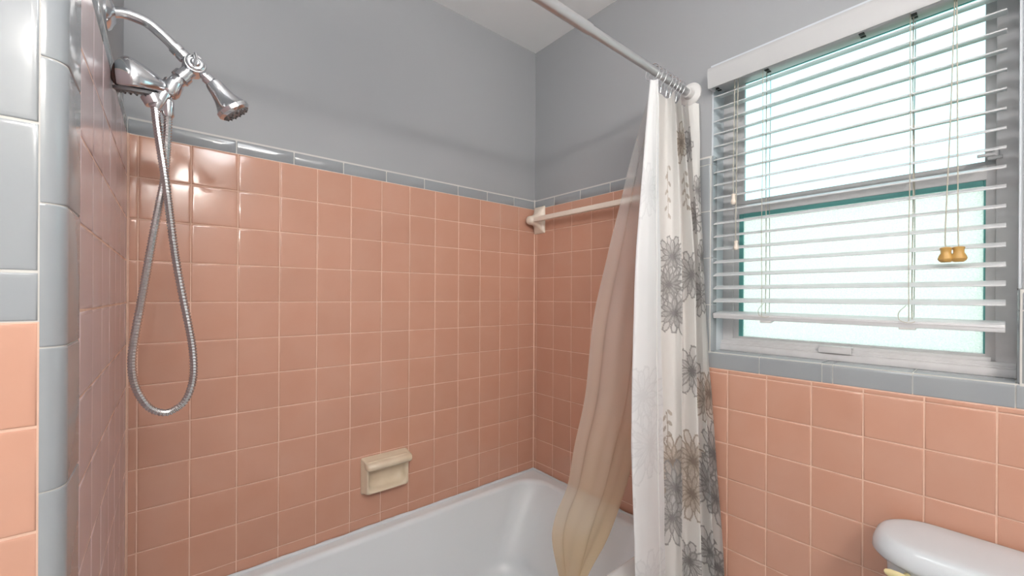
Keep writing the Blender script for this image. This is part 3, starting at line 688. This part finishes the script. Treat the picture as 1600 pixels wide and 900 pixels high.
def curtain_rows(folds, zs, per):
    rows = []
    for z in zs:
        # piecewise smooth interpolation in height
        pts = []
        for pxs, dys in folds:
            xs = [planx(p, d) for p, d in zip(pxs, dys)]; ys = [CAM[1]+d for d in dys]
            xs = xs + [xs[-1]+(xs[-1]-xs[-2])*0.4]; ys = ys + [ys[-1]+(ys[-1]-ys[-2])*0.4]
            k = 0
            while k < 3 and z < ZK[k+1]: k += 1
            t = (z-ZK[k])/(ZK[k+1]-ZK[k])
            def herm(a):
                m0 = (a[k+1]-a[k-1])/(ZK[k+1]-ZK[k-1]) if k > 0 else (a[1]-a[0])/(ZK[1]-ZK[0])
                m1 = (a[k+2]-a[k])/(ZK[k+2]-ZK[k]) if k+2 < 5 else (a[k+1]-a[k])/(ZK[k+1]-ZK[k])
                h = ZK[k+1]-ZK[k]
                return (2*t**3-3*t*t+1)*a[k]+(t**3-2*t*t+t)*h*m0+(-2*t**3+3*t*t)*a[k+1]+(t**3-t*t)*h*m1
            x, y = herm(xs), herm(ys)
            pts.append((min(x, -0.10), y, z))
        rows.append(spline(pts, per))
    return rows
NV = 800; PER = 24
zs = [6.05 + (-10.5-6.05)*k/(NV-1) for k in range(NV)]
rows = curtain_rows(FOLDS, zs, PER)
A = np.array(rows)                           # NV x NU x 3
NU = A.shape[1]
# fine wrinkles and a scalloped top between the hooks
for i in range(NV):
    for jj in range(NU):
        j = jj*16/PER
        n1 = noise.noise(Vector((j*0.05, zs[i]*0.45, 2.0))); n2 = noise.noise(Vector((j*0.13, zs[i]*1.4, 7.0)))
        A[i, jj, 1] += 0.028*n1 + 0.012*n2
        if zs[i] > 5.2: A[i, jj, 2] -= 0.05*(zs[i]-5.2)/0.85*abs(math.sin(j*0.11))
A[:, :, 0] = np.minimum(A[:, :, 0], -0.09)
mid = A[NV//2]
arc = np.r_[0, np.cumsum(np.linalg.norm(np.diff(mid, axis=0), axis=1))]   # cloth coordinate across, in tiles
sc = 1.0/arc[-1]
Sg, Zg = np.meshgrid(arc, np.array(zs))
# the print: white ground, taupe and grey line-drawn blooms
col = np.ones((NV, NU, 3))*np.array(srgb(238, 236, 233))
rng = np.random.RandomState(4)
def bloom(s0, z0, R, n, line, fill, core, rot=0.0, sx=1.0, fillamt=0.6, lw=0.018):
    global col
    dx = (Sg-s0)*sx; dz = Zg-z0; r = np.hypot(dx, dz); th = np.arctan2(dz, dx)+rot
    if (r < R*1.3).sum() == 0: return
    for layer, (off, rl) in enumerate(((0.0, 1.0), (0.5, 0.66))):
        ph = (th/(2*np.pi)*n+off) % n; idx = np.floor(ph).astype(int); a = np.abs(ph-idx-0.5)*2
        ln = R*rl*(0.78+0.3*rng.rand(n+1))[np.clip(idx, 0, n)]
        q = np.clip(r/ln, 0, 1.2)
        wdt = np.where(q < 1, np.clip(np.sqrt(np.clip(1-q**3, 0, 1))*0.95, 0, 1), 0)
        inside = (a < wdt) & (q < 1)
        dist = np.minimum(np.abs(a-wdt)*r*np.pi/n, np.abs(q-1)*ln+ (a > 0.5)*0.2)
        edge = (dist < lw) & (q < 1.04)
        vein = (np.abs(a) < 0.34*(1-q/0.5)) & (q < 0.5) & inside
        for msk, c, am in ((inside, fill, fillamt), (vein, line, 0.7), (edge, line, 0.95)):
            col[msk] = col[msk]*(1-am) + np.array(c)*am
    m_ = r < R*0.15*(1+0.4*np.cos(9*th)); col[m_] = np.array(core)
def sprig(s0, z0, h, line):
    global col
    for k in range(7):
        z = z0 + h*(k/6-0.5); sd = (-1)**k*0.09; dx = Sg-(s0+sd); dz = Zg-z
        u = dx*0.8+dz*0.6*(-1)**k; v = -dx*0.6*(-1)**k+dz*0.8
        m_ = (u/0.045)**2+(v/0.10)**2 < 1; col[m_] = col[m_]*0.25+np.array(line)*0.75
    m_ = (np.abs(Sg-s0-0.03*np.sin(Zg*3)) < 0.014) & (np.abs(Zg-z0) < h*0.55); col[m_] = np.array(line)
GL, GF, GC = srgb(158, 155, 153), srgb(212, 210, 209), srgb(140, 137, 136)
TL, TF, TC = srgb(172, 159, 146), srgb(220, 210, 200), srgb(150, 137, 126)
#PRINT
PRINT = [('s', 3.05, 3.2, 1.4), ('b', 3.28, 1.35, 0.50, 13, 'g'), ('b', 3.15, 0.55, 0.48, 15, 'g'), ('b', 3.30, -0.25, 0.50, 13, 'g'),
 ('s', 3.05, -3.5, 0.9), ('b', 3.22, -4.45, 0.62, 15, 't'), ('b', 3.30, -5.15, 0.60, 15, 'g'), ('b', 3.20, -6.0, 0.55, 13, 'g'), ('b', 3.3, -8.6, 0.6, 13, 't'),
 ('b', 4.72, 4.75, 0.42, 11, 't'), ('s', 4.75, 3.3, 1.0), ('b', 4.78, 0.85, 0.60, 15, 'g'), ('b', 4.75, -1.95, 0.65, 11, 'g'), ('b', 4.76, -4.55, 0.70, 17, 't'), ('b', 4.70, -5.5, 0.62, 15, 't'), ('b', 4.55, -7.5, 0.55, 11, 'g'),
 ('b', 5.70, 4.8, 0.40, 11, 'g'), ('b', 5.85, 2.6, 0.50, 13, 'g'), ('b', 5.88, 0.3, 0.55, 13, 'g'), ('b', 5.82, -2.8, 0.60, 13, 't'), ('b', 5.78, -5.2, 0.62, 15, 'g'), ('b', 5.72, -7.2, 0.5, 11, 'g'),
 ('b', 6.30, 3.4, 0.40, 11, 'g'), ('b', 6.35, 1.4, 0.45, 11, 'g'), ('b', 6.30, -2.6, 0.55, 13, 't'), ('b', 6.35, -4.3, 0.70, 15, 'g'), ('b', 6.30, -5.6, 0.55, 13, 'g'), ('b', 6.22, -7.6, 0.50, 11, 'g'),
 ('b', 0.85, -2.3, 0.70, 13, 'g'), ('b', 0.60, -3.6, 0.75, 15, 'g'), ('b', 0.9, 3.0, 0.6, 13, 'g'), ('b', 0.7, -7.2, 0.7, 13, 'g'), ('b', 2.2, 0.5, 0.7, 13, 'g'), ('b', 2.1, -5.0, 0.7, 13, 't')]
#ENDPRINT
for it in PRINT:
    if it[0] == 'b':
        L_, F_, C_ = (GL, GF, GC) if it[5] == 'g' else (TL, TF, TC)
        bloom(it[1], it[2], it[3]*1.3, it[4]-2, L_, F_, C_, rot=it[1]*3, lw=0.021, fillamt=0.5)
    else: sprig(it[1], it[2], it[3], TL)
cur = thing('shower_curtain', 'white fabric shower curtain with grey line-drawn flowers bunched at the wall', 'shower curtain', (-1.8, -7.4, -10.5))
me = bpy.data.meshes.new('curtain_cloth'); off = ORG[cur]
vs_ = [tuple(W(p)-off) for p in A.reshape(-1, 3)]
fs_ = [(i*NU+j, i*NU+j+1, (i+1)*NU+j+1, (i+1)*NU+j) for i in range(NV-1) for j in range(NU-1)]
me.from_pydata(vs_, [], fs_); me.update()
ca = me.color_attributes.new('print', 'FLOAT_COLOR', 'POINT')
flat = np.ones((NV*NU, 4), np.float32)
# printed face only: the hem turned over at the free edge shows the paler reverse
back = (Sg < arc[PER*2+3])
colb = col.copy(); colb[back] = colb[back]*0.18 + np.array(srgb(238, 238, 240))*0.82
flat[:, :3] = colb.reshape(-1, 3); ca.data.foreach_set('color', flat.ravel())
for p in me.polygons: p.use_smooth = True
me.materials.append(M['cloth']); cl = link('cloth', me, cur)
# stitched hem along the free edge
hemj = 8
P = [A[i, hemj] + np.array([0, -0.012, 0]) for i in range(6, NV, 6)]
g = G(); g.tube(P, 0.012, 6); g.build('hem_stitch', 'plasticwhite', cur)

# ------------------------------------------------------------------ clear liner hanging into the tub
def pz(px, py, dy): return U(px, py, 1, CAM[1]+dy)
LE = [pz(1013, 150, 6.52), pz(985, 250, 6.58), pz(965, 330, 6.66), pz(948, 400, 6.76), pz(926, 500, 6.9), pz(913, 620, 7.12), pz(896, 700, 7.3), pz(885, 760, 7.5), pz(868, 805, 7.75), pz(862, 845, 7.95), pz(874, 905, 8.2), pz(882, 950, 8.3)]
RE = [pz(1046, 145, 6.58), pz(1042, 250, 6.6), pz(1038, 340, 6.62), pz(1032, 420, 6.67), pz(1024, 520, 6.75), pz(1012, 620, 6.85), pz(995, 690, 7.0), pz(977, 760, 7.22), pz(962, 805, 7.42), pz(945, 848, 7.62), pz(917, 900, 7.9), pz(904, 945, 8.05)]
Ls = np.array(spline(LE, 12)); Rs = np.array(spline(RE, 12)); nrow = len(Ls); ncol = 72
V = []; AGE = []
for i in range(nrow):
    t = i/(nrow-1)
    for j in range(ncol):
        u = j/(ncol-1)
        p = Ls[i]*(1-u)+Rs[i]*u
        amp = (0.07+0.05*t)*min(1, 6*u*(1-u)+0.25)
        wv = math.sin(u*2.1*math.pi*2 + 0.9*math.sin(t*3)) + 0.35*math.sin(u*4.7*math.pi*2 + 2 + t*2)
        p = p + np.array([0.35, -0.9, 0])*amp*wv*0.8 + np.array([0.02, 0, 0])*noise.noise(Vector((u*7, t*9, 0)))
        V.append(p); AGE.append(min(1, max(0, t*1.1 + 0.10*noise.noise(Vector((u*5, t*3, 4))) + 0.15*(u-0.5)*t)))
ln = thing('curtain_liner', 'clear yellowed vinyl shower liner hanging into the bathtub', 'curtain liner', (-2.6, -6, -7.5))
g = G(); g.add(V, [(i*ncol+j, i*ncol+j+1, (i+1)*ncol+j+1, (i+1)*ncol+j) for i in range(nrow-1) for j in range(ncol-1)])
lo = g.build('vinyl_sheet', 'vinyl', ln, smooth=80)
aa = lo.data.attributes.new('age', 'FLOAT', 'POINT'); aa.data.foreach_set('value', np.array(AGE, np.float32))

# ------------------------------------------------------------------ toilet
to = thing('toilet', 'white porcelain toilet with tank against the pink wall under the window', 'toilet', (-2.6, -13.8, ZF))
TYA, TYB = -16.0, -11.50
def trr(x0, x1, y0, y1, r, z): return rrect(x0, x1, y0, y1, r, z, 13)
g = G()
g.rings([trr(-1.42, -0.30, TYA+0.40, TYB-0.50, 0.35, -7.4), trr(-1.50, -0.22, TYA+0.28, TYB-0.40, 0.45, -7.2), trr(-1.55, -0.17, TYA+0.20, TYB-0.30, 0.45, -6.2), trr(-1.58, -0.15, TYA+0.15, TYB-0.24, 0.45, -4.93)]); g.build('tank', 'porcelain', to, smooth=50)
g = G(); r0 = 0.74
g.rings([trr(-1.60, -0.12, TYA+0.10, TYB-0.14, r0-.06, -4.96), trr(-1.68, -0.06, TYA+0.02, TYB-0.04, r0, -4.93), trr(-1.72, -0.05, TYA, TYB, r0, -4.86), trr(-1.71, -0.05, TYA+0.01, TYB-0.01, r0, -4.72), trr(-1.67, -0.055, TYA+0.04, TYB-0.05, r0-.02, -4.60), trr(-1.62, -0.06, TYA+0.09, TYB-0.11, r0-.04, -4.535), trr(-1.56, -0.07, TYA+0.15, TYB-0.18, r0-.08, -4.512), trr(-1.45, -0.12, TYA+0.26, TYB-0.30, r0-.16, -4.50), trr(-1.1, -0.5, TYA+0.8, TYB-0.8, 0.2, -4.495)]); g.build('tank_lid', 'porcelain', to, smooth=60)
g = G(); rs = []
hp_ = [(-11.79, 0.015), (-11.81, 0.05), (-11.88, 0.08), (-12.00, 0.095), (-12.14, 0.09), (-12.26, 0.07), (-12.33, 0.02)]
for y, r in hp_: rs.append([(-1.76+0.6*r*math.cos(a), y, -5.02+0.10*(y+11.79) + r*math.sin(a)) for a in (2*math.pi*k/14 for k in range(14))])
g.rings(rs); g.lathe([(0, 0.06), (0.22, 0.06)], (-1.78, -12.10, -5.05), (1, 0, 0), 12); g.build('flush_lever', 'beige', to, smooth=50)
def ell(xc, yc, a, b, z, n=32): return [(xc+a*math.cos(2*math.pi*k/n), yc+b*math.sin(2*math.pi*k/n), z) for k in range(n)]
yc = (TYA+TYB)/2
g = G(); g.rings([ell(-3.4, yc, 1.9, 1.0, ZF), ell(-3.3, yc, 1.7, 0.9, -10.5), ell(-3.2, yc, 1.5, 0.85, -9.6), ell(-3.6, yc, 2.1, 1.35, -8.5), ell(-3.8, yc, 2.5, 1.68, -7.6), ell(-3.8, yc, 2.45, 1.65, -7.42), ell(-3.8, yc, 2.0, 1.2, -7.42), ell(-3.8, yc, 1.5, 0.9, -8.3)]); g.box(-2.4, -0.3, yc-0.9, yc+0.9, -8.2, -7.38, 0.15); g.build('bowl', 'porcelain', to, smooth=60)
g = G(); g.rings([ell(-3.85, yc, 2.45, 1.66, -7.40), ell(-3.85, yc, 2.5, 1.7, -7.3), ell(-3.85, yc, 2.48, 1.68, -7.2), ell(-3.85, yc, 2.2, 1.4, -7.15)]); g.build('seat_lid', 'porcelain', to, smooth=60)

# ------------------------------------------------------------------ vanity light behind the camera
vl = thing('vanity_light', 'chrome vanity light bar with round warm bulbs on the wall behind the camera', 'wall lamp', (-12.9, YROOM, 7.6))
g = G(); g.box(-15.6, -10.2, YROOM, YROOM+0.35, 7.1, 8.1, 0.05); g.build('back_plate', 'chrome', vl)
for x in (-14.9, -13.57, -12.24, -10.9):
    g = G(); g.lathe([(0.0, 0.22), (0.30, 0.22), (0.32, 0.16)], (x, YROOM+0.33, 7.6), (0, 1, 0), 20); s_o = g.build('socket', 'chrome', vl)
    g = G(); R_ = 0.45
    g.lathe([(R_-R_*math.cos(math.pi*k/14), R_*math.sin(math.pi*k/14)) for k in range(15)], (x, YROOM+0.60, 7.6), (0, 1, 0), 24); g.build('bulb', 'bulb', vl, smooth=60)

GX, GY, GZ = -10.5, -10.2, ZC-3.5  # unseen pendant globe added as fill, hung low to even out brightness
dm = thing('added_fill_globe', 'added unseen globe fill light hanging from the ceiling in front of the bathtub', 'fill lamp', (GX, GY, GZ))
g = G(); g.lathe([(0, 0.6), (0.2, 0.6), (0.28, 0.12), (2.45, 0.12), (2.47, 0.4), (2.62, 0.4)], (GX, GY, ZC), (0, 0, -1), 28); g.build('stem', 'plasticwhite', dm)
g = G(); g.lathe([(-math.cos(math.pi*k/16), math.sin(math.pi*k/16)) for k in range(17)], (GX, GY, GZ), (0, 0, -1), 28); g.build('globe', 'dome', dm, smooth=60)

# ------------------------------------------------------------------ outdoors
g = G(); g.box(1.6, 220, -200, 180, -13.4, -13.0); struct(g.build('ground', 'lawn', smooth=0))
random.seed(3)
hg = thing('hedge', 'green leafy hedge outside seen through the pebbled lower pane', 'hedge', (24, -14, -13))
bm = bmesh.new(); bmesh.ops.create_icosphere(bm, subdivisions=5, radius=1.0)
g = G()
vv = []
for v in bm.verts:
    p = v.co; n1 = noise.noise(p*2.2)*0.18 + noise.noise(p*6.0)*0.10 + noise.noise(p*15)*0.06
    q = p*(1+n1); vv.append((24+q.x*3.2, -12+q.y*9.5, -6.3+q.z*8.6))
bm.verts.index_update(); g.add(vv, [[v.index for v in f.verts] for f in bm.faces]); bm.free()
g.build('foliage', 'hedge', hg, smooth=0)
